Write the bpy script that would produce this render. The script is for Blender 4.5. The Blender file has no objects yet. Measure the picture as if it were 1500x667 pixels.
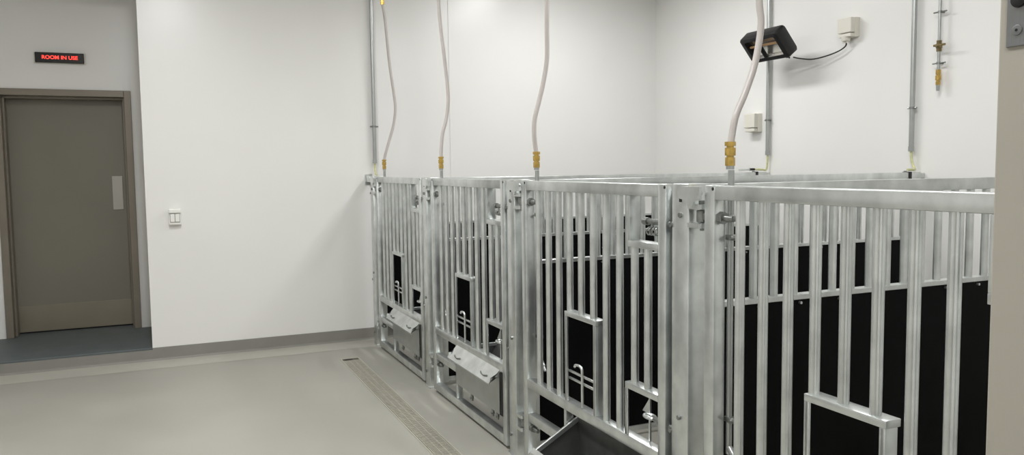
import bpy, bmesh, math, random
from mathutils import Vector, Matrix
random.seed(7)
C = bpy.context.scene.collection
R = math.radians

# ------------------------------------------------------------------ materials
def lin(r, g, b):
    def f(c):
        c /= 255.0
        return c / 12.92 if c <= .04045 else ((c + .055) / 1.055) ** 2.4
    return (f(r), f(g), f(b), 1)

def mat(name, col, rough=.5, metal=0., var=.0, scale=8., bump=0., bscale=60., spec=.5, emit=None, estr=0., trans=0., stretch=None, rvar=0., vor=False):
    m = bpy.data.materials.new(name); m.use_nodes = True
    nt = m.node_tree; N = nt.nodes; L = nt.links
    p = N['Principled BSDF']
    p.inputs['Base Color'].default_value = col
    p.inputs['Roughness'].default_value = rough
    p.inputs['Metallic'].default_value = metal
    p.inputs['Specular IOR Level'].default_value = spec
    if trans: p.inputs['Transmission Weight'].default_value = trans
    if emit:
        p.inputs['Emission Color'].default_value = emit
        p.inputs['Emission Strength'].default_value = estr
    tc = N.new('ShaderNodeTexCoord'); src = tc.outputs['Object']
    if stretch:
        mp = N.new('ShaderNodeMapping'); mp.inputs['Scale'].default_value = stretch
        L.new(src, mp.inputs['Vector']); src = mp.outputs['Vector']
    if var or rvar:
        n = N.new('ShaderNodeTexNoise'); n.inputs['Scale'].default_value = scale
        n.inputs['Detail'].default_value = 5; L.new(src, n.inputs['Vector'])
        fac = n.outputs['Fac']
        if vor:
            v = N.new('ShaderNodeTexVoronoi'); v.inputs['Scale'].default_value = scale * 5
            L.new(src, v.inputs['Vector'])
            sp = N.new('ShaderNodeSeparateColor'); L.new(v.outputs['Color'], sp.inputs['Color'])
            mm = N.new('ShaderNodeMath'); mm.operation = 'MULTIPLY_ADD'; mm.inputs[1].default_value = .35
            L.new(sp.outputs[0], mm.inputs[0])
            m2 = N.new('ShaderNodeMath'); m2.operation = 'MULTIPLY'; m2.inputs[1].default_value = .65
            L.new(fac, m2.inputs[0]); L.new(m2.outputs[0], mm.inputs[2]); fac = mm.outputs[0]
        if var:
            r = N.new('ShaderNodeValToRGB')
            lo = tuple(max(0, c * (1 - var)) for c in col[:3]) + (1,)
            hi = tuple(min(1, c * (1 + var)) for c in col[:3]) + (1,)
            r.color_ramp.elements[0].color = lo; r.color_ramp.elements[1].color = hi
            r.color_ramp.elements[0].position = .3; r.color_ramp.elements[1].position = .7
            L.new(fac, r.inputs['Fac']); L.new(r.outputs['Color'], p.inputs['Base Color'])
        if rvar:
            mr = N.new('ShaderNodeMapRange'); mr.inputs['To Min'].default_value = max(.02, rough - rvar)
            mr.inputs['To Max'].default_value = rough + rvar
            mr.inputs['From Min'].default_value = .3; mr.inputs['From Max'].default_value = .7
            L.new(fac, mr.inputs['Value']); L.new(mr.outputs['Result'], p.inputs['Roughness'])
    if bump:
        b = N.new('ShaderNodeTexNoise'); b.inputs['Scale'].default_value = bscale; b.inputs['Detail'].default_value = 3
        L.new(src, b.inputs['Vector'])
        bn = N.new('ShaderNodeBump'); bn.inputs['Strength'].default_value = bump; bn.inputs['Distance'].default_value = .01
        L.new(b.outputs['Fac'], bn.inputs['Height']); L.new(bn.outputs['Normal'], p.inputs['Normal'])
    return m

M = dict(
    wall=mat('white_gloss_paint', lin(238, 237, 234), .29, var=.012, scale=1.5, bump=.12, bscale=4, spec=.5),
    ceil=mat('ceiling_paint', lin(232, 230, 226), .7),
    floor=mat('grey_epoxy_floor', lin(168, 166, 157), .55, var=.05, scale=1.6, bump=.03, bscale=220, spec=.3, rvar=.06),
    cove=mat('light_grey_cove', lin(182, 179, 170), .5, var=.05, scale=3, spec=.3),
    skirt=mat('grey_epoxy_skirting', lin(140, 138, 132), .45, var=.04, scale=5, spec=.35),
    stepm=mat('dark_step_coating', lin(92, 99, 100), .5, var=.08, scale=7, spec=.35),
    galv=mat('galvanised_steel', (.67, .695, .685, 1), .29, .88, var=.15, scale=11),
    steel=mat('grey_steel_pipe', (.44, .455, .45, 1), .32, .85, var=.06, scale=12),
    galv_sheet=mat('galvanised_sheet', (.46, .48, .475, 1), .32, .88, var=.10, scale=7),
    trough_shade=mat('shaded_trough_sheet', (.17, .175, .17, 1), .40, .7, var=.2, scale=9),  # shade inside the trough put into a darker sheet colour
    weld=mat('galvanised_bolt', (.27, .28, .27, 1), .36, .9, var=.2, scale=60),
    black=mat('black_plastic_panel', (.0034, .0037, .0040, 1), .55, var=.3, scale=3, spec=.08),
    door=mat('door_leaf_paint', lin(128, 124, 112), .42, var=.03, scale=2, spec=.4),
    kick=mat('kick_plate_steel', lin(142, 135, 120), .30, .4, var=.05, scale=4),
    frame=mat('door_frame_steel', lin(130, 122, 110), .38, .2, var=.04, scale=4),
    strip=mat('dark_grey_strip', lin(88, 91, 89), .6, spec=.3),
    plate=mat('push_plate_steel', lin(170, 166, 158), .35, .4),
    dark=mat('dark_gap', (.01, .01, .01, 1), .8),
    jamb=mat('beige_jamb_paint', lin(179, 174, 162), .45, var=.02, scale=6),
    lock=mat('brushed_lock_plate', lin(138, 139, 140), .35, .75, var=.05, scale=40, stretch=(20, 20, 1)),
    hose=mat('milky_hose', lin(206, 199, 195), .3, var=.05, scale=10, spec=.45, trans=.15),
    brass=mat('brass', (.55, .37, .10, 1), .30, .7, var=.25, scale=50),
    old_brass=mat('dull_brass', (.22, .17, .08, 1), .38, .75, var=.25, scale=50),
    plastic=mat('cream_plastic', lin(226, 223, 211), .35),
    white=mat('white_plastic', lin(240, 239, 234), .3),
    heater=mat('black_heater_shell', (.008, .008, .009, 1), .38, spec=.4, bump=.1, bscale=150),
    reflector=mat('heater_reflector', (.82, .80, .75, 1), .25, .85),
    element=mat('heater_element', lin(205, 165, 120), .4),
    rubber=mat('black_cable', (.006, .006, .006, 1), .45),
    earth=mat('yellow_green_cable', lin(206, 206, 158), .5, var=.12, scale=60),
    led_off=mat('sign_face', (.006, .005, .005, 1), .3),
    led=mat('red_led', (.8, .02, .02, 1), .5, emit=(1, .05, .035, 1), estr=2.2),
    grey_line=mat('switch_line', lin(150, 149, 145), .5),
    grate=mat('drain_grate', lin(178, 174, 160), .5, .25, var=.12, scale=30),
    drain_in=mat('drain_inside', lin(92, 90, 80), .7),
    drain_edge=mat('drain_edge', lin(196, 192, 178), .4, .3),
    diffuser=mat('lamp_diffuser', (.9, .9, .9, 1), .5, emit=(1, .98, .95, 1), estr=6.0),
)

# ------------------------------------------------------------------ helpers
def obj(name, bm, m, parent=None, smooth=False):
    me = bpy.data.meshes.new(name)
    bmesh.ops.recalc_face_normals(bm, faces=bm.faces)
    bm.to_mesh(me); bm.free()
    for k in (m if isinstance(m, (list, tuple)) else [m]): me.materials.append(M[k])
    if smooth:
        for p in me.polygons: p.use_smooth = True
        me.set_sharp_from_angle(angle=R(38))
    o = bpy.data.objects.new(name, me); C.objects.link(o)
    if parent: o.parent = parent
    return o

def thing(name, label, cat, loc=(0, 0, 0), group=None):
    o = bpy.data.objects.new(name, None); C.objects.link(o); o.empty_display_size = .05
    o.location = loc
    return tag(o, label, cat, group)

def tag(o, label, cat, group=None):
    o['label'] = label; o['category'] = cat
    if group: o['group'] = group
    return o

def struct(name, bm, m, parent=None, smooth=False):
    o = obj(name, bm, m, parent, smooth)
    if not parent: o['kind'] = 'structure'
    return o

def copy_tree(o, parent=None):
    c = o.copy(); C.objects.link(c)
    if parent: c.parent = parent
    for ch in list(o.children): copy_tree(ch, c)
    return c

def B(): return bmesh.new()

def box(bm, x0, x1, y0, y1, z0, z1, bev=0., mi=0, mtx=None):
    t = bmesh.new()
    bmesh.ops.create_cube(t, size=1)
    bmesh.ops.scale(t, vec=(x1 - x0, y1 - y0, z1 - z0), verts=t.verts)
    bmesh.ops.translate(t, vec=((x0 + x1) / 2, (y0 + y1) / 2, (z0 + z1) / 2), verts=t.verts)
    if bev: bmesh.ops.bevel(t, geom=list(t.edges), offset=bev, segments=2, affect='EDGES', profile=.5)
    if mtx: bmesh.ops.transform(t, matrix=mtx, verts=t.verts)
    return join(bm, t, mi)

def join(bm, t, mi=0):
    mp = {}
    for v in t.verts: mp[v] = bm.verts.new(v.co)
    for f in t.faces:
        try:
            n = bm.faces.new([mp[v] for v in f.verts]); n.material_index = mi
        except ValueError: pass
    t.free(); return bm

def cyl(bm, p0, p1, r, seg=16, r1=None, mi=0, bev=0.):
    p0, p1 = Vector(p0), Vector(p1); d = p1 - p0
    t = bmesh.new()
    bmesh.ops.create_cone(t, cap_ends=True, segments=seg, radius1=r, radius2=r if r1 is None else r1, depth=d.length)
    if bev:
        bmesh.ops.bevel(t, geom=[e for e in t.edges if len(e.link_faces) == 2 and any(len(f.verts) > 4 for f in e.link_faces)], offset=bev, segments=2, affect='EDGES', profile=.5)
    q = d.to_track_quat('Z', 'Y').to_matrix().to_4x4()
    bmesh.ops.transform(t, matrix=Matrix.Translation((p0 + p1) / 2) @ q, verts=t.verts)
    return join(bm, t, mi)

def spline(pts, n=8):
    P = [Vector(p) for p in pts]; P = [P[0] * 2 - P[1]] + P + [P[-1] * 2 - P[-2]]
    out = []
    for i in range(1, len(P) - 2):
        a, b, c, d = P[i - 1:i + 3]
        for k in range(n):
            t = k / n
            out.append(.5 * ((2 * b) + (c - a) * t + (2 * a - 5 * b + 4 * c - d) * t * t + (3 * b - a - 3 * c + d) * t ** 3))
    out.append(P[-2]); return out

def tube(bm, pts, r, seg=10, mi=0, closed=False):
    P = [Vector(p) for p in pts]; n = len(P)
    up = Vector((0, 0, 1)); rings = []; prev = None
    for i in range(n):
        if closed: d = P[(i + 1) % n] - P[i - 1]
        else: d = P[min(i + 1, n - 1)] - P[max(i - 1, 0)]
        d.normalize()
        if prev is None:
            a = d.cross(Vector((.31, .77, .13)).normalized()); a.normalize()
        else:
            a = prev - d * prev.dot(d); a.normalize()
        prev = a; b = d.cross(a)
        rings.append([bm.verts.new(P[i] + (a * math.cos(2 * math.pi * k / seg) + b * math.sin(2 * math.pi * k / seg)) * r) for k in range(seg)])
    for i in range(n if closed else n - 1):
        A, Bq = rings[i], rings[(i + 1) % n]
        for k in range(seg):
            f = bm.faces.new([A[k], A[(k + 1) % seg], Bq[(k + 1) % seg], Bq[k]]); f.material_index = mi
    if not closed:
        bm.faces.new(rings[0][::-1]).material_index = mi; bm.faces.new(rings[-1]).material_index = mi
    return bm

def prism(bm, poly, y0, y1, mi=0, axes='xz'):
    """extrude a closed outline (x,z) along y (or (y,z) along x)"""
    def mk(a, b, t): return (a, t, b) if axes == 'xz' else (t, a, b)
    A = [bm.verts.new(mk(a, b, y0)) for a, b in poly]; D = [bm.verts.new(mk(a, b, y1)) for a, b in poly]
    n = len(poly)
    for i in range(n):
        bm.faces.new([A[i], A[(i + 1) % n], D[(i + 1) % n], D[i]]).material_index = mi
    bm.faces.new(A[::-1]).material_index = mi; bm.faces.new(D).material_index = mi
    return bm

def sheet(bm, pts, y0, y1, t, mi=0):
    """a bent sheet of thickness t following the open outline pts (x,z), from y0 to y1"""
    P = [Vector((a, b)) for a, b in pts]; n = len(P); off = []
    for i in range(n):
        d0 = (P[i] - P[i - 1]).normalized() if i else None
        d1 = (P[i + 1] - P[i]).normalized() if i < n - 1 else None
        d0 = d0 or d1; d1 = d1 or d0
        n0 = Vector((-d0.y, d0.x)); n1 = Vector((-d1.y, d1.x)); m = (n0 + n1).normalized()
        off.append(P[i] + m * (t / max(.5, m.dot(n0))))
    return prism(bm, [tuple(p) for p in P] + [tuple(p) for p in reversed(off)], y0, y1, mi)

# ------------------------------------------------------------------ the room
YB, XR, XC, XL, ZC = 7.03, 4.735, -.115, -2.6, 3.45      # back wall, right wall, alcove corner, left wall, ceiling
YA, ZS = 8.0, .118                                       # alcove wall and its raised floor
YF = .541                                                # room side of the front wall

b = B(); box(b, XL - .2, XR + .2, -1.7, 8.5, -.15, 0)
# a slot for the floor drain is simply covered by the drain body set flush on top
struct('floor', b, 'floor')
b = B(); box(b, XL - .2, XR + .2, -1.7, 8.5, ZC, ZC + .15); struct('ceiling', b, 'ceil')
b = B(); box(b, XC, XR + .2, YB, 8.35, 0, ZC); struct('wall_back', b, 'wall')
b = B(); box(b, XR, XR + .2, -1.7, YB, 0, ZC); struct('wall_right', b, 'wall')
b = B(); box(b, XL - .2, XL, -1.7, 8.35, 0, ZC); struct('wall_left', b, 'wall')
# wall with the door at the back of the alcove
DX0, DX1, DZ = -1.272, -.211, 2.27                       # outer edges of the door frame
b = B()
box(b, XL, DX0, YA, 8.35, ZS, ZC); box(b, DX1, XC, YA, 8.35, ZS, ZC); box(b, DX0, DX1, YA, 8.35, DZ, ZC)
box(b, DX0, DX1, 8.28, 8.35, ZS, DZ)
struct('wall_alcove', b, 'wall')
b = B(); box(b, XL, XC, YB + .02, YA, 3.12, ZC); struct('ceiling_alcove', b, 'ceil')
b = B(); box(b, XL, XC, YB, 8.35, 0, ZS, .006); struct('floor_alcove', b, 'stepm')
# front wall with the open doorway the camera looks through
b = B(); box(b, .80, XR, .30, YF - .012, 0, ZC); box(b, XL, -.50, .30, YF - .012, 0, ZC); box(b, -.50, .80, .30, YF - .012, 2.15, ZC)
struct('wall_front', b, 'wall')
b = B(); box(b, XL, XR, -1.7, -1.5, 0, ZC); struct('wall_corridor', b, 'wall')
# steel jamb of the doorway, with its strike plate
b = B()
box(b, .77, .83, .28, YF, 0, 2.15, .002)
jamb = struct('trim_1', b, 'jamb')
b = B(); t_ = .0016
box(b, .77 - t_, .772, .508, .5325, 1.661, 1.86, .0006)
plate = obj('strike_plate', b, 'lock', jamb)
b = B(); cyl(b, (.7685, .5205, 1.7055), (.7660, .5205, 1.7055), .0078, 24, bev=.0012)
cyl(b, (.7685, .5205, 1.730), (.7662, .5205, 1.730), .0078, 24)
obj('lock_hole', b, 'dark', plate, True)
b = B(); cyl(b, (.7690, .5215, 1.6765), (.7672, .5215, 1.6765), .0052, 24, bev=.0008); cyl(b, (.7674, .5215, 1.6765), (.7669, .5215, 1.6765), .0014, 12, mi=1)
obj('screw', b, ['lock', 'dark'], plate, True)
b = B(); box(b, -.53, -.47, .28, YF, 0, 2.15, .002); struct('trim_2', b, 'jamb')

# coved skirting: upright strip then a quarter round running out on the floor
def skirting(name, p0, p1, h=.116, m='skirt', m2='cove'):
    p0, p1 = Vector(p0), Vector(p1); d = (p1 - p0); L_ = d.length; d.normalize()
    nrm = Vector((d.y, -d.x, 0))                          # into the room
    prof = [(0, h), (.006, h), (.006, .030)] + [(.006 + .018 * (1 - math.cos(a)), .030 - .018 * math.sin(a)) for a in [R(15 * i) for i in range(1, 6)]] + [(.26, .0008), (0, .0008)]
    bm = B(); A = []; D = []
    for (u, z) in prof:
        A.append(bm.verts.new(p0 + nrm * u + Vector((0, 0, z)))); D.append(bm.verts.new(p1 + nrm * u + Vector((0, 0, z))))
    n = len(prof)
    for i in range(n):
        f = bm.faces.new([A[i], A[(i + 1) % n], D[(i + 1) % n], D[i]])
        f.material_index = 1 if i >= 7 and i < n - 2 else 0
    bm.faces.new(A); bm.faces.new(D[::-1])
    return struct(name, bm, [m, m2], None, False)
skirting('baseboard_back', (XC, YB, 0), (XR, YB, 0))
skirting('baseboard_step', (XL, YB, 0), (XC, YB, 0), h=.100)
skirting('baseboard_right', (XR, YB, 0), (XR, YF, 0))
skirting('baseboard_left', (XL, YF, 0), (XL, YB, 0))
# slim white trunking up the back wall
b = B(); box(b, 2.474, 2.494, YB - .005, YB, .12, ZC, .002); struct('trim_3', b, 'wall')

# ------------------------------------------------------------------ door
d = thing('door_1', 'grey steel door in a brown frame above the dark step', 'door', (-.74, YA, ZS)); d['kind'] = 'structure'
def loc(o):                                             # parent in place: geometry is written in world coordinates
    o.matrix_parent_inverse = Matrix.Translation(-Vector(o.parent.location)); return o
b = B(); W_ = .058
prof_y = (YA - .022, 8.17)
box(b, DX0, DX0 + W_, *prof_y, ZS, DZ, .004); box(b, DX1 - W_, DX1, *prof_y, ZS, DZ, .004)
box(b, DX0 + W_, DX1 - W_, *prof_y, DZ - W_, DZ, .004)
# rebate stop seen inside the frame
box(b, DX0 + W_, DX0 + W_ + .016, 8.06, 8.17, ZS, DZ - W_, .002); box(b, DX1 - W_ - .016, DX1 - W_, 8.06, 8.17, ZS, DZ - W_, .002)
box(b, DX0 + W_ + .016, DX1 - W_ - .016, 8.06, 8.17, DZ - W_ - .020, DZ - W_, .002)
loc(obj('door_frame', b, 'frame', d))
LX0, LX1 = DX0 + W_ + .006, DX1 - W_ - .006
b = B(); box(b, LX0, LX1, 8.17, 8.225, ZS + .012, DZ - W_ - .004, .002)
leaf = loc(obj('door_leaf', b, 'door', d))
b = B(); box(b, LX0 + .012, LX1 - .012, 8.1675, 8.171, ZS + .014, .365, .0008)
k = obj('kick_plate', b, 'kick', leaf); k.matrix_parent_inverse = leaf.matrix_parent_inverse @ Matrix.Identity(4); k.matrix_parent_inverse = Matrix.Identity(4)
b = B(); box(b, -.405, -.318, 8.163, 8.171, 1.20, 1.51, .003)
cyl(b, (-.362, 8.163, 1.475), (-.362, 8.1615, 1.475), .006, 14); cyl(b, (-.362, 8.163, 1.235), (-.362, 8.1615, 1.235), .006, 14)
obj('push_plate', b, 'plate', leaf)
b = B(); box(b, LX0, LX1, 8.18, 8.22, ZS + .0005, ZS + .012); loc(obj('threshold_gap', b, 'dark', d))

# lit sign over the door
s = thing('illuminated_sign', 'small black light-up sign with red letters above the grey door', 'sign', (-.75, YA, 2.538))
b = B(); box(b, -.188, .184, -.045, -.0005, -.043, .043, .004); obj('housing', b, 'led_off', s)
b = B(); box(b, -.200, .196, -.012, 0, -.049, .047, .003); obj('back_box', b, 'plastic', s)
cu = bpy.data.curves.new('letters', 'FONT'); cu.body = 'ROOM IN USE'; cu.size = .052; cu.align_x = 'CENTER'; cu.align_y = 'CENTER'; cu.extrude = .0008; cu.offset = .0006
tmp = bpy.data.objects.new('letters_tmp', cu); C.objects.link(tmp)
bpy.context.view_layer.update()
me = bpy.data.meshes.new_from_object(tmp.evaluated_get(bpy.context.evaluated_depsgraph_get())); bpy.data.objects.remove(tmp)
xs = [v.co.x for v in me.vertices]; wd = max(xs) - min(xs)
me.transform(Matrix.Translation((0.0, -.0462, 0)) @ Matrix.Rotation(R(90), 4, 'X') @ Matrix.Diagonal((.272 / wd, .82, 1, 1)))
me.materials.clear(); me.materials.append(M['led'])
lt = bpy.data.objects.new('letters', me); C.objects.link(lt); lt.parent = s; lt['label'] = 'glowing red words ROOM IN USE'

# light switch on the back wall
s = thing('light_switch', 'white surface-mounted double light switch on the wall right of the door', 'switch', (.096, YB, 1.18))
b = B(); box(b, -.046, .046, -.042, 0, -.066, .062, .006); obj('switch_box', b, 'white', s)
b = B(); box(b, -.046, .046, -.060, -.040, .030, .062, .005); obj('hinged_lid', b, 'white', s)
b = B()
box(b, -.037, .037, -.046, -.040, -.046, .026, .002); obj('bezel', b, 'grey_line', s)
for x0, x1 in ((-.034, -.002), (.002, .034)):
    b = B(); box(b, x0, x1, -.051, -.044, -.042, .023, .003); obj('rocker', b, 'white', s)

# floor drain
g = thing('floor_drain', 'long narrow grated drain channel in the floor beside the pens', 'drain', (1.355, 0, 0))
b = B(); Y0, Y1 = .9, 6.42
for x0, x1 in ((-.075, -.066), (.066, .075)): box(b, x0, x1, Y0, Y1, -.004, .005, .001)
box(b, -.075, .075, Y1 - .010, Y1, -.004, .005, .001); box(b, -.075, .075, Y0, Y0 + .01, -.004, .005, .001)
obj('drain_frame', b, 'drain_edge', g)
b = B(); box(b, -.066, .066, Y0 + .01, Y1 - .01, -.003, .0012); obj('drain_bed', b, 'drain_in', g)
b = B(); y = Y0 + .03; i = 0
while y < Y1 - .09:                                     # grate: close cross bars with two long runners
    box(b, -.063, .063, y, y + .011, .0012, .0042); y += .019
for xx in (-.063, -.022, .016, .057): box(b, xx, xx + .006, Y0 + .012, Y1 - .08, .0010, .0046)
obj('grate', b, 'grate', g)
b = B(); box(b, -.05, .012, Y1 - .055, Y1 - .035, .001, .003); obj('lifting_slot', b, 'dark', g)

# ------------------------------------------------------------------ pens
XG = 1.678                                              # front face of posts and gates
PITCH = 1.497; Y0P = 2.338 - PITCH                      # centre of the post nearest the doorway
H = 1.480

def annulus(bm, cx, cy, z0, z1, ro, ri, n=24):
    prof = [(ri, z0), (ro - .003, z0), (ro, z0 + .003), (ro, z1 - .003), (ro - .003, z1), (ri, z1)]
    rg = [[bm.verts.new((cx + r * math.cos(2 * math.pi * k / n), cy + r * math.sin(2 * math.pi * k / n), z)) for k in range(n)] for r, z in prof]
    for i in range(len(rg)):
        A, Bq = rg[i], rg[(i + 1) % len(rg)]
        for k in range(n): bm.faces.new([A[k], A[(k + 1) % n], Bq[(k + 1) % n], Bq[k]])

def make_gate():
    r = thing('pen_gate', '', 'gate', (0, 0, 0), 'galvanised pen gates along the front')
    def p(name, bm, m='galv', parent=None, smooth=True): return obj(name, bm, m, parent or r, smooth)
    D_ = .048; xb = .024
    for v0, v1 in ((.088, .138), (1.306, 1.359)):
        b = B(); box(b, 0, D_, v0, v1, .020, H, .004)
        cyl(b, (-.0005, (v0 + v1) / 2 - .018, H - .012), (.002, (v0 + v1) / 2 - .018, H - .012), .006, 12, mi=1)
        p('stile', b, ['galv', 'dark'])
    b = B(); box(b, 0, D_, .138, 1.306, 1.432, H - .001, .004); p('top_rail', b)
    b = B(); box(b, 0, D_, .138, 1.306, .418, .466, .004); p('middle_rail', b)
    b = B(); box(b, 0, D_, .138, 1.306, .022, .072, .004); p('bottom_rail', b)
    b = B(); box(b, .004, .046, .908, 1.306, .240, .284, .003); p('lower_rail', b)
    b = B(); box(b, .004, .044, .890, .912, .072, .418, .003); p('upright', b)
    # bars
    for i in range(10):
        v = 1.203 - .1085 * i
        if i >= 8: v = (.331, .237)[i - 8]
        z0, z1 = .466, 1.432
        if i in (3, 4, 5): z0 = .886
        if i >= 8: z0, z1 = .684, 1.230
        b = B(); cyl(b, (xb, v, z0), (xb, v, z1), .0158, 20); p('bar', b)
    # inspection hatch in the middle
    b = B(); ft = .011
    box(b, 0, .054, .606, .892, .864, .886, .002); p('hatch_head', b)
    for v0, dd in ((.876, .012), (.612, .050)):
        b = B(); box(b, .001, dd, v0, v0 + .012, .466, .864, .0015); box(b, .001, .006, v0 - .004, v0 + .016, .466, .864, .001); p('hatch_jamb', b)
    for z in (.603, .570):
        b = B(); box(b, .012, .020, .624, .876, z, z + .010, .001); p('hatch_rail', b)
    b = B(); tube(b, spline([(.006, .735, .470), (.006, .735, .55), (.006, .735, .62), (.005, .737, .645), (.004, .755, .655), (.003, .79, .652), (.003, .80, .642)], 5), .006, 10)
    p('hatch_latch', b)
    # small opening by the latch, high up
    b = B(); box(b, .0, .052, .138, .345, 1.230, 1.256, .002); p('opening_sill', b)
    b = B(); box(b, .001, .050, .333, .345, 1.256, 1.432, .0015); p('opening_jamb', b)
    # small opening low down
    b = B(); box(b, .0, .052, .138, .368, .658, .684, .002); p('opening_head', b)
    b = B(); box(b, .001, .012, .356, .368, .466, .658, .0015); box(b, .001, .006, .350, .371, .466, .658, .001); p('opening_jamb', b)
    # upper latch bolt with its spring pin
    b = B(); cyl(b, (xb, .058, 1.335), (xb, .245, 1.335), .011, 14, bev=.002); cyl(b, (xb, .235, 1.335), (xb, .262, 1.335), .015, 12)
    lb = p('latch_bolt', b, 'weld')
    b = B(); hel = [(xb + .016 * math.cos(t * .55), .16 + .0016 * t, 1.300 + .016 * math.sin(t * .55)) for t in range(0, 46)]
    tube(b, hel, .0028, 6); cyl(b, (xb, .205, 1.335), (xb - .012, .205, 1.288), .005, 8)
    obj('latch_spring', b, 'weld', lb, True)
    # lower latch: flat ring on a bar with a triangular plate
    b = B(); cyl(b, (xb, .058, .575), (xb, .205, .575), .010, 14, bev=.002)
    lb2 = p('latch_bolt', b, 'weld')
    b = B(); tube(b, [(xb + .016 * math.cos(a), .225 + .030 * math.sin(a), .575) for a in [2 * math.pi * i / 24 for i in range(24)]], .007, 8, closed=True)
    obj('latch_ring', b, 'galv', lb2, True)
    b = B(); prism(b, [(.252, .640), (.252, .575), (.305, .575)], xb + .018, xb + .024, axes='yz'); box(b, xb + .014, xb + .022, .246, .254, .466, .658, .001)
    obj('latch_guide', b, 'galv', lb2, False)
    # hinge bolts through the stile
    for z in (1.372, .206):
        b = B(); cyl(b, (xb, 1.235, z), (xb, 1.386, z), .011, 14, bev=.002)
        cyl(b, (xb, 1.280, z), (xb, 1.306, z), .0205, 6); cyl(b, (xb, 1.359, z), (xb, 1.374, z), .0205, 6)
        annulus(b, xb, 1.402, z - .021, z + .021, .0195, .0088)
        p('hinge_bolt', b, 'weld')
    # water pipe to the drinker, clipped behind the stile
    b = B(); cyl(b, (.064, 1.300, .56), (.064, 1.300, 1.530), .0105, 14)
    cyl(b, (.064, 1.300, .585), (.064, 1.245, .535), .011, 12); cyl(b, (.064, 1.252, .541), (.064, 1.225, .517), .007, 12)
    wp = p('water_pipe', b, 'steel')
    for z in (1.305, .682):
        b = B(); box(b, .052, .078, 1.272, 1.314, z - .009, z + .009, .002); cyl(b, (.058, 1.276, z), (.044, 1.276, z), .006, 10)
        obj('pipe_clip', b, 'weld', wp, True)
    return r

# feed trough in gate coordinates; F = front top edge of the trough
SEC = [(0, 0), (0, -.240), (.032, -.266), (.195, -.175), (.29, 0)]
def make_trough(parent, tipped=False):
    V0, V1 = .165, .884
    t = bpy.data.objects.new('feed_trough', None); C.objects.link(t); t.parent = parent; t.empty_display_size = .05
    if tipped:
        t.location = (1.487 - XG, 0, .243); t.rotation_euler = (0, R(-29.4), 0)
    else:
        t.location = (-.006, 0, .416)
    b = B(); sheet(b, [SEC[0], SEC[1]], V0, V1, .003); obj('front_panel', b, 'galv_sheet', t)
    b = B(); sheet(b, [SEC[1], SEC[2], SEC[3], SEC[4]], V0, V1, .003); obj('trough_bottom', b, 'trough_shade', t)
    for v in (V0, V1 - .004):
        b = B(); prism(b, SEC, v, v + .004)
        ep = obj('end_plate', b, 'trough_shade', t)
        b = B(); box(b, .004, .29, v - .012 if v > .5 else v + .004, v if v > .5 else v + .016, -.020, .002, .002)
        obj('rim', b, 'galv', ep)
    # lid: folded flap running down over the front
    b = B(); sheet(b, [(.030, .016), (.006, .010), (-.062, -.060), (-.054, -.072)], V0 + .012, V1 - .012, .004)
    for vv in (V0 + .012, V1 - .016): prism(b, [(.000, -.004), (-.056, -.060), (-.050, -.030), (-.004, -.030)], vv, vv + .004)
    lid = obj('lid', b, 'galv', t)
    for vv in (.30, .74):
        b = B(); tube(b, spline([(-.040, vv - .05, -.032), (-.046, vv - .03, -.036), (-.048, vv, -.040), (-.046, vv + .03, -.037), (-.040, vv + .05, -.032)], 4), .0035, 8)
        obj('lid_crimp', b, 'weld', lid, True)
    for vv in (.20, .27, .60):
        b = B(); box(b, .000, .010, vv, vv + .026, -.280, -.238, .002); cyl(b, (-.006, vv + .013, -.262), (.014, vv + .013, -.262), .008, 10)
        obj('hinge_lug', b, 'weld', t, True)
    return t

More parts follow.
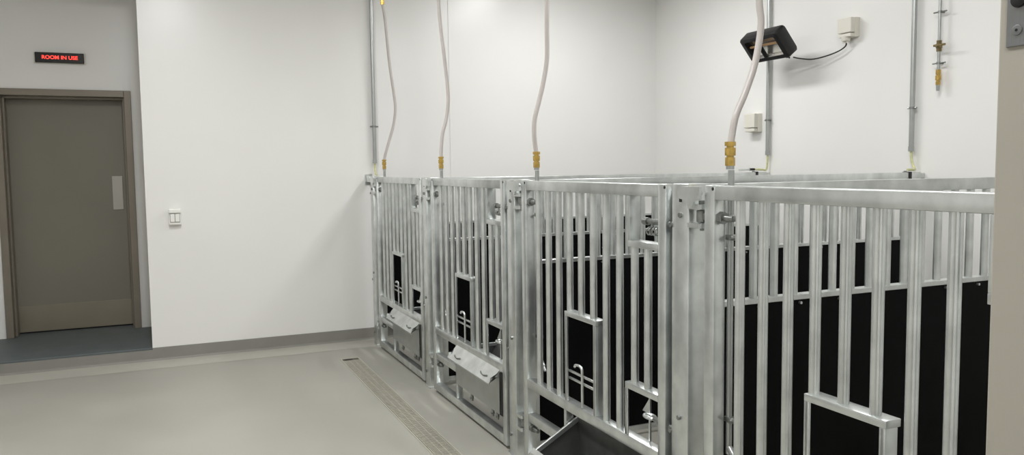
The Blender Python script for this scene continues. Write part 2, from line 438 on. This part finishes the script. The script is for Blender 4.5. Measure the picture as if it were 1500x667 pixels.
def make_post(loc_, label):
    r = thing('pen_post', label, 'post', loc_, 'galvanised posts between the pen gates')
    b = B(); box(b, 0, .100, -.050, .050, .0, H + .003, .006); obj('post_body', b, 'galv', r, True)
    b = B(); box(b, -.006, .106, -.058, .058, .0, .006, .001); obj('foot_plate', b, 'galv', r)
    # front bolts and one slot near the top
    for (yy, z) in ((-.006, 1.372), (-.002, .640), (.020, .110)):
        b = B(); cyl(b, (.001, yy, z), (-.008, yy, z), .0095, 6); obj('bolt', b, 'weld', r)
    b = B(); box(b, -.0012, .003, -.012, .004, 1.418, 1.450, .0005); obj('slot', b, 'dark', r)
    # hinge lugs towards the gate
    for z in (1.405, 1.340, .240, .172):
        b = B(); prism(b, [(-.004, -.049), (-.004, -.112), (.004, -.118), (.036, -.118), (.046, -.108), (.046, -.049)], 0, .017)
        # prism along y of an (x,z) outline: turn it flat
        bmesh.ops.transform(b, matrix=Matrix(((1, 0, 0, 0), (0, 0, 1, 0), (0, 1, 0, z - .0085), (0, 0, 0, 1))), verts=b.verts)
        obj('hinge_lug', b, 'galv', r)
    b = B(); cyl(b, (.024, -.095, 1.322), (.024, -.095, 1.424), .0075, 12); cyl(b, (.024, -.095, 1.414), (.024, -.095, 1.426), .012, 12); obj('hinge_pin', b, 'weld', r, True)
    b = B(); cyl(b, (.024, -.095, .158), (.024, -.095, .256), .0075, 12); obj('hinge_pin', b, 'weld', r, True)
    # keeper plate with a rounded hooked end at the top
    out = [(-.134, 1.474), (-.134, 1.432), (-.102, 1.424), (-.096, 1.408), (-.086, 1.404), (-.078, 1.416), (-.050, 1.428), (-.030, 1.430)]
    out += [(-.030 + .022 * math.sin(a), 1.452 - .022 * math.cos(a)) for a in [R(15 * i) for i in range(1, 12)]] + [(-.030, 1.474)]
    b = B(); prism(b, out, -.018, -.008, axes='yz'); cyl(b, (-.009, -.118, 1.455), (.001, -.118, 1.455), .010, 10); cyl(b, (-.019, -.118, 1.455), (-.014, -.118, 1.455), .008, 6); obj('keeper_plate', b, 'galv', r)
    b = B(); box(b, .060, .066, .050, .108, .02, 1.470, .001); obj('gap_strip', b, 'strip', r)['label'] = 'dark grey strip closing the gap'
    # strike for the latch bolt on the far side
    for z in (1.335, .575):
        b = B(); box(b, .008, .040, .050, .056, z - .022, z + .022, .002); cyl(b, (-.003, .055, z), (.003, .055, z), .009, 10); obj('latch_strike', b, 'weld', r)
    return r

gate = make_gate()
GL = ['galvanised barred pen gate nearest the doorway, in front, cut by the beige jamb',
      'galvanised barred pen gate with its feed trough tipped open',
      'second-farthest galvanised pen gate, with shut feed trough, beside the open-trough gate',
      'farthest galvanised barred pen gate, beside the white back wall']
gates = [gate] + [copy_tree(gate) for _ in range(3)]
for k, o in enumerate(gates):
    o.location = (XG, Y0P + k * PITCH, 0); o['label'] = GL[k]
    make_trough(o, tipped=(k == 1))

PL = ['square galvanised post between the nearest gate and the open-trough gate',
      'square galvanised post between the open-trough gate and the next shut-trough gate',
      'square galvanised post between the two farthest pen gates',
      'end post of the pens standing closest to the white back wall']
for k in range(4):
    make_post((XG, Y0P + (k + 1) * PITCH, 0), PL[k])

# dividers running back to the right-hand wall
def make_divider():
    r = thing('pen_divider', '', 'divider', (0, 0, 0), 'pen dividers with bars over black panels')
    x0, x1 = 1.784, 4.690
    b = B(); box(b, x0, x1, -.025, .025, 1.430, H, .004); obj('top_rail', b, 'galv', r, True)
    b = B(); box(b, x0, x1 - .05, -.021, .021, 1.030, 1.050, .002)
    n = 0; x = 2.02
    while x < x1 - .1:
        cyl(b, (x, -.026, 1.018), (x, .026, 1.018), .0055, 8); x += .2
    obj('panel_cap', b, 'galv', r)
    b = B(); box(b, x0, x1 - .05, -.014, .014, .060, 1.030, .001); pn = obj('black_panel', b, 'black', r)
    b = B()
    for xx in (3.10, 4.60):
        for z in (.22, .36, .50, .64, .78, .92):
            cyl(b, (xx, -.0165, z), (xx, .0165, z), .0062, 8)
    obj('panel_screws', b, 'galv', pn)
    b = B(); box(b, x1 - .05, x1, -.025, .025, 0, 1.430, .004); obj('end_post', b, 'galv', r, True)
    b = B(); box(b, x1, XR - .002, -.018, .018, 1.440, 1.474, .002); box(b, x1, XR - .002, -.018, .018, .3, .334, .002); obj('wall_bracket', b, 'galv', r)
    b = B(); box(b, x0, x1 - .05, -.021, .021, .030, .060, .002); obj('bottom_rail', b, 'galv', r)
    for i in range(27):
        xx = 2.008 + .0978 * i
        b = B(); cyl(b, (xx, 0, 1.050), (xx, 0, 1.430), .0155, 18); obj('bar', b, 'galv', r, True)
    # front upright bolted to the post
    b = B(); box(b, x0, x0 + .045, -.022, .022, .02, 1.430, .003); obj('front_upright', b, 'galv', r, True)
    b = B(); cyl(b, (x1 - .12, 0, H - .001), (x1 - .12, 0, H + .010), .011, 6); obj('earth_bolt', b, 'weld', r)
    b = B(); box(b, 4.575, 4.600, -.029, .029, 1.426, 1.484, .003); obj('earth_clamp', b, 'rubber', r)
    return r
div = make_divider(); DL = ['barred divider over black panels behind the nearest gate, first of three',
                            'middle of three barred dividers, ending beneath the conduit right of the heater',
                            'farthest barred divider, ending at the wall beneath the heater']
for k in range(3):
    o = div if k == 0 else copy_tree(div)
    o.location = (0, Y0P + (k + 1) * PITCH, 0); o['label'] = DL[k]
# lining on the back wall and the rail stub joining the end post to the wall
w = thing('wall_lining', 'black panel lining the foot of the white wall inside the farthest pen', 'panel', (1.8, YB, 0))
b = B(); box(b, 0, 2.88, -.034, -.008, .125, 1.030, .001); obj('black_panel', b, 'black', w)
b = B(); box(b, 0, 2.88, -.042, 0, 1.030, 1.050, .002); obj('panel_cap', b, 'galv', w)
w = thing('rail_stub', 'short galvanised rail joining the end post to the white back wall', 'rail', (1.70, YB, 0))
b = B(); box(b, -.026, .022, -.145, -.006, 1.430, 1.478, .004); obj('rail', b, 'galv', w, True)
b = B(); box(b, -.034, .034, -.006, 0, 1.405, 1.500, .001); obj('wall_plate', b, 'galv', w)

# ------------------------------------------------------------------ hoses
HOSES = [
 (2.147, [(1.86, 3.0), (1.85, 2.6), (1.848, 2.3), (1.857, 2.096), (1.866, 2.029), (1.859, 1.961), (1.837, 1.87), (1.798, 1.778), (1.764, 1.71), (1.748, 1.642), (1.742, 1.60)],
  'thick milky hose with brass connector rising from the nearest gate, in front of the heater'),
 (3.644, [(1.80, 3.0), (1.808, 2.7), (1.809, 2.381), (1.807, 2.246), (1.806, 2.094), (1.785, 1.974), (1.758, 1.872), (1.734, 1.786), (1.731, 1.70), (1.742, 1.608)],
  'milky hose with brass connector rising from the gate with the open trough'),
 (5.141, [(1.735, 3.0), (1.74, 2.8), (1.747, 2.643), (1.758, 2.483), (1.778, 2.304), (1.798, 2.101), (1.801, 1.988), (1.784, 1.873), (1.758, 1.782), (1.747, 1.691), (1.742, 1.60)],
  'milky hose with brass connector rising from the second-farthest gate'),
 (6.638, [(1.760, 2.925), (1.780, 2.787), (1.807, 2.449), (1.842, 2.165), (1.851, 2.05), (1.829, 1.906), (1.784, 1.762), (1.752, 1.658), (1.742, 1.60)],
  'milky hose with brass connector rising from the farthest gate, beside the conduit'),
]
for y, pts, lab in HOSES:
    h = thing('water_hose', lab, 'hose', (1.742, y, 1.53), 'water hoses above the pen gates')
    b = B(); tube(b, spline([(x - 1.742, 0, z - 1.53) for x, z in pts], 6), .0115, 14); obj('hose_tube', b, 'hose', h, True)
    b = B()
    cyl(b, (0, 0, 0.002), (0, 0, .020), .0135, 14); obj('nipple', b, 'steel', h, True)
    b = B()
    for z0, z1, rr, sg in ((.018, .046, .0165, 6), (.046, .052, .0125, 16), (.052, .078, .018, 16), (.078, .084, .012, 16), (.084, .098, .0185, 6)):
        cyl(b, (0, 0, z0 - .004), (0, 0, z1 - .004), rr, sg)
    obj('brass_connector', b, 'brass', h, True)
    tx, tz = pts[0][0] - 1.742, pts[0][1] - 1.53
    b = B(); cyl(b, (tx, 0, tz - .01), (tx, 0, tz + .03), .0175, 6); cyl(b, (tx, 0, tz + .03), (tx, 0, tz + .055), .014, 14); cyl(b, (tx - .03, 0, tz + .045), (tx + .03, 0, tz + .045), .012, 12)
    obj('brass_connector', b, 'brass', h, True)
    b = B(); cyl(b, (tx, 0, tz + .05), (tx, 0, ZC - 1.53), .011, 14); obj('drop_pipe', b, 'galv', h, True)

# ------------------------------------------------------------------ conduits with earth cables
def conduit(x, y, z0, wall, clips, cable, label, lug=None):
    nx = Vector((-1, 0, 0)) if wall == 'R' else Vector((0, -1, 0))
    c = thing('conduit', label, 'conduit', (x, y, z0), 'steel conduits on the walls')
    off = nx * .030
    b = B(); cyl(b, off, off + Vector((0, 0, ZC - z0)), .0165, 16); cyl(b, off + Vector((0, 0, -.004)), off + Vector((0, 0, .03)), .019, 16); obj('pipe', b, 'steel', c, True)
    tv = Vector((0, 1, 0)) if wall == 'R' else Vector((1, 0, 0))
    for z in clips:
        b = B(); cc = off + Vector((0, 0, z - z0))
        cyl(b, cc - Vector((0, 0, .008)), cc + Vector((0, 0, .008)), .021, 16)
        a = cc - tv * .036; e = cc + tv * .036
        cyl(b, a, e, .006, 8); cyl(b, cc, cc - nx * .030, .007, 8)
        obj('clip', b, 'weld', c, True)
    b = B(); tube(b, spline([Vector(q) - Vector((x, y, z0)) for q in cable], 6), .0085, 8); obj('earth_cable', b, 'earth', c, True)
    if lug:
        b = B(); l0 = Vector(lug) - Vector((x, y, z0)); cyl(b, l0, l0 + Vector((-.05, 0, 0)), .010, 10); cyl(b, l0 + Vector((-.05, 0, 0)), l0 + Vector((-.16, 0, -.004)), .007, 10, mi=1)
        obj('cable_lug', b, ['rubber', 'galv'], c, True)
    return c
conduit(1.754, YB, 1.60, 'B', (1.92,), [(1.754, 7.0, 1.61), (1.754, 7.0, 1.55), (1.745, 6.95, 1.505), (1.735, 6.875, 1.492)],
        'steel conduit running up the back wall above the end post')
YD1, YD2 = Y0P + 2 * PITCH, Y0P + 3 * PITCH
conduit(XR, 5.317, 1.625, 'R', (1.915,), [(4.705, 5.317, 1.63), (4.705, 5.317, 1.56), (4.700, 5.325, 1.500), (4.66, 5.332, 1.500), (4.57, 5.332, 1.503)],
        'steel conduit behind the black heater on the right wall', lug=(4.58, 5.332, 1.503))
conduit(XR, 3.906, 1.625, 'R', (1.915,), [(4.705, 3.906, 1.63), (4.705, 3.900, 1.56), (4.695, 3.87, 1.51), (4.66, YD1 + .005, 1.497), (4.59, YD1, 1.497)],
        'steel conduit between the wall junction boxes and the brass valve pipe')

# water drop pipe with ball valve
w = thing('valve_pipe', 'thin water pipe with a brass valve and open end on the right wall', 'pipe', (XR, 3.705, 2.0))
b = B(); cyl(b, (-.04, 0, .315), (-.04, 0, ZC - 2.0), .0095, 12); cyl(b, (-.04, 0, .15), (-.04, 0, .29), .0095, 12); cyl(b, (-.04, 0, .012), (-.04, 0, .05), .010, 12, r1=.013); obj('pipe', b, 'steel', w, True)
b = B()
for z0, z1, rr, sg in ((.268, .290, .017, 6), (.290, .316, .0195, 16), (.316, .338, .017, 6)): cyl(b, (-.04, 0, z0), (-.04, 0, z1), rr, sg)
cyl(b, (-.04, 0, .303), (-.075, 0, .303), .009, 10)
vb = obj('valve_body', b, 'old_brass', w, True)
b = B(); box(b, -.082, -.074, -.075, .012, .296, .310, .002); obj('lever', b, 'old_brass', vb)
for z in (.522, .192):
    b = B(); cyl(b, (-.04, 0, z - .008), (-.04, 0, z + .008), .0135, 14); cyl(b, (-.04, -.05, z), (-.04, .045, z), .005, 8); cyl(b, (-.04, 0, z), (0, 0, z), .006, 8); obj('clip', b, 'weld', w, True)
b = B()
for z0, z1, rr, sg in ((.050, .075, .0155, 6), (.075, .082, .012, 14), (.082, .112, .018, 16), (.112, .118, .012, 14), (.118, .150, .017, 6)): cyl(b, (-.04, 0, z0), (-.04, 0, z1), rr, sg)
obj('brass_coupling', b, 'brass', w, True)

# ------------------------------------------------------------------ heater
h = thing('radiant_heater', 'black tilted radiant heater on the right wall above the pens', 'heater', (4.45, 5.037, 2.49))
al = R(50)
# local frame: x along the tilted face (towards the wall and down), y along the wall, z out of the back of the housing
bx = Vector((math.cos(al), 0, -math.sin(al))); nz = Vector((math.sin(al), 0, math.cos(al)))
HM = Matrix((( bx.x, 0, nz.x, 0), (0, 1, 0, 0), (bx.z, 0, nz.z, 0), (0, 0, 0, 1)))
def hobj(name, bm, m, parent=h, smooth=True):
    bmesh.ops.transform(bm, matrix=HM, verts=bm.verts); return obj(name, bm, m, parent, smooth)
def rrect(hx, hy, r, n=5):
    out = []
    for cx, cy, a0 in ((hx - r, hy - r, 0), (-hx + r, hy - r, 90), (-hx + r, -hy + r, 180), (hx - r, -hy + r, 270)):
        for i in range(n + 1):
            a = R(a0 + 90 * i / n); out.append((cx + r * math.cos(a), cy + r * math.sin(a)))
    return out
b = B(); hx, hy = .118, .212
rings = [(rrect(.084, .168, .012), -.010), (rrect(.084, .168, .012), -.058), (rrect(.104, .196, .018), -.058), (rrect(hx - .004, hy - .004, .022), -.054), (rrect(hx, hy, .024), -.044), (rrect(hx + .002, hy + .002, .024), .040), (rrect(hx - .006, hy - .006, .024), .054), (rrect(hx * .8, hy * .85, .03), .058)]
prev = None
for pts, z in rings:
    cur = [b.verts.new((x, y, z)) for x, y in pts]
    if prev:
        for i in range(len(cur)): b.faces.new([prev[i], prev[(i + 1) % len(cur)], cur[(i + 1) % len(cur)], cur[i]])
    prev = cur
b.faces.new(prev)
hs = hobj('housing', b, 'heater')
b = B()
pr_ = [(x / 1.0, z) for x, z in [(-.083, -.050), (-.070, -.020), (-.025, -.004), (.025, -.004), (.070, -.020), (.083, -.050)]]
sheet(b, pr_, -.166, .166, .003); hobj('reflector', b, 'reflector')
b = B(); cyl(b, (-.02, -.160, -.030), (-.02, .160, -.030), .010, 14); hobj('heating_element', b, 'element')
b = B()
box(b, -.082, .082, .010, .018, -.052, -.044, .001); box(b, -.082, .082, .026, .050, -.056, -.030, .002); hobj('cross_bar', b, 'heater')
b = B(); box(b, .113, .122, -.19, -.16, -.05, -.02, .002); cyl(b, (.119, -.175, -.035), (.135, -.175, -.035), .006, 10); hobj('cable_gland', b, 'heater')
b = B()
for yy in (.075, .135): box(b, .01, .282, yy, yy + .018, -.012, -.002, .001)
box(b, .277, .2845, .05, .18, -.04, .03, .001)
obj('wall_bracket', b, 'heater', h)
c = tag(obj('power_cable', tube(B(), spline([(4.545, 4.862, 2.373), (4.60, 4.84, 2.362), (4.65, 4.77, 2.350), (4.675, 4.66, 2.360), (4.69, 4.55, 2.383), (4.695, 4.49, 2.41), (4.692, 4.475, 2.432)], 6), .0052, 8), 'rubber', None, True),
        'thin black cable sagging from the heater to the upper junction box', 'cable')

def jbox(y0, y1, z0, z1, label, gland):
    yc, zc = (y0 + y1) / 2, (z0 + z1) / 2; hy, hz = (y1 - y0) / 2, (z1 - z0) / 2
    j = thing('socket_box', label, 'electrical box', (XR, yc, zc), 'cream socket boxes on the right wall')
    b = B(); box(b, -.042, 0, -hy, hy, -hz, hz, .004); obj('back_box', b, 'plastic', j)
    b = B(); box(b, -.085, -.040, -hy + .002, hy + .004, -hz * .55, hz * .98, .006); obj('flap_lid', b, 'plastic', j)
    b = B(); box(b, -.076, -.040, -hy + .012, hy, -hz * .96, -hz * .60, .004); obj('lower_face', b, 'plastic', j)
    if gland:
        b = B(); cyl(b, (-.045, .02, -hz - .022), (-.045, .02, -hz + .01), .030, 14, r1=.036); cyl(b, (-.045, .035, -hz - .034), (-.045, .035, -hz - .02), .016, 12); obj('plug', b, 'plastic', j, True)
    return j
jbox(4.395, 4.520, 2.470, 2.612, 'cream socket box high on the right wall with the heater cable plugged in', True)
jbox(5.420, 5.550, 1.822, 1.980, 'cream socket box under the heater, beside the conduit, with nothing plugged in', False)

# ------------------------------------------------------------------ lamps (the room's own ceiling panels, plus an added one outside the doorway)
def ceiling_light(x, y, w_, l_, power, label, z=ZC):
    t = thing('ceiling_light', label, 'light', (x, y, z), 'flat ceiling light panels')
    b = B(); box(b, -w_ / 2 - .02, w_ / 2 + .02, -l_ / 2 - .02, l_ / 2 + .02, -.055, 0, .004); obj('light_housing', b, 'white', t)
    b = B(); box(b, -w_ / 2, w_ / 2, -l_ / 2, l_ / 2, -.060, -.054, .001); obj('diffuser', b, 'diffuser', t)
    la = bpy.data.lights.new('panel_lamp', 'AREA'); la.shape = 'RECTANGLE'; la.size = w_; la.size_y = l_; la.energy = power
    la.color = (.985, .995, 1)
    lo = bpy.data.objects.new('panel_lamp', la); C.objects.link(lo); lo.parent = t; lo.location = (0, 0, -.064)
    return t
LP = [(3.25, 5.50, 'long ceiling light above the two farthest pens', 31), (2.95, 2.75, 'long ceiling light above the nearest pens', 33),
      (.1, 4.5, 'long ceiling light above the far end of the aisle', 50), (.1, 1.7, 'long ceiling light above the near end of the aisle', 46)]
for x, y, lab, pw in LP: ceiling_light(x, y, .30, 1.25, pw, lab)
ceiling_light(.2, -.6, .3, .6, 26, 'added unseen light outside the doorway, brightening the jamb')  # added lamp behind the camera, there to brighten the beige jamb

# ------------------------------------------------------------------ world, camera, colour
wd_ = bpy.data.worlds.new('world'); bpy.context.scene.world = wd_; wd_.use_nodes = True
wd_.node_tree.nodes['Background'].inputs['Color'].default_value = (.9, .95, 1, 1)
wd_.node_tree.nodes['Background'].inputs['Strength'].default_value = .05

cd = bpy.data.cameras.new('camera'); co = bpy.data.objects.new('camera', cd); C.objects.link(co)
yaw, pitch, roll = R(23.7356), R(4.36506), R(.71284)
fwd = Vector((math.sin(yaw), math.cos(yaw), 0)); right = Vector((math.cos(yaw), -math.sin(yaw), 0)); down = Vector((0, 0, -1))
f2 = fwd * math.cos(pitch) + down * math.sin(pitch); d2 = down * math.cos(pitch) - fwd * math.sin(pitch)
r3 = right * math.cos(roll) + d2 * math.sin(roll); d3 = d2 * math.cos(roll) - right * math.sin(roll)
mw = Matrix((( r3.x, -d3.x, -f2.x, 0), (r3.y, -d3.y, -f2.y, 0), (r3.z, -d3.z, -f2.z, 1.55), (0, 0, 0, 1)))
co.matrix_world = mw
cd.sensor_width = 36; cd.lens = 1167.2 / 1500 * 36; cd.clip_start = .02; cd.clip_end = 60
sc = bpy.context.scene; sc.camera = co
sc.view_settings.view_transform = 'Standard'; sc.view_settings.look = 'None'
sc.view_settings.gamma = 1; sc.view_settings.use_curve_mapping = False
sc.view_settings.exposure = 0.0
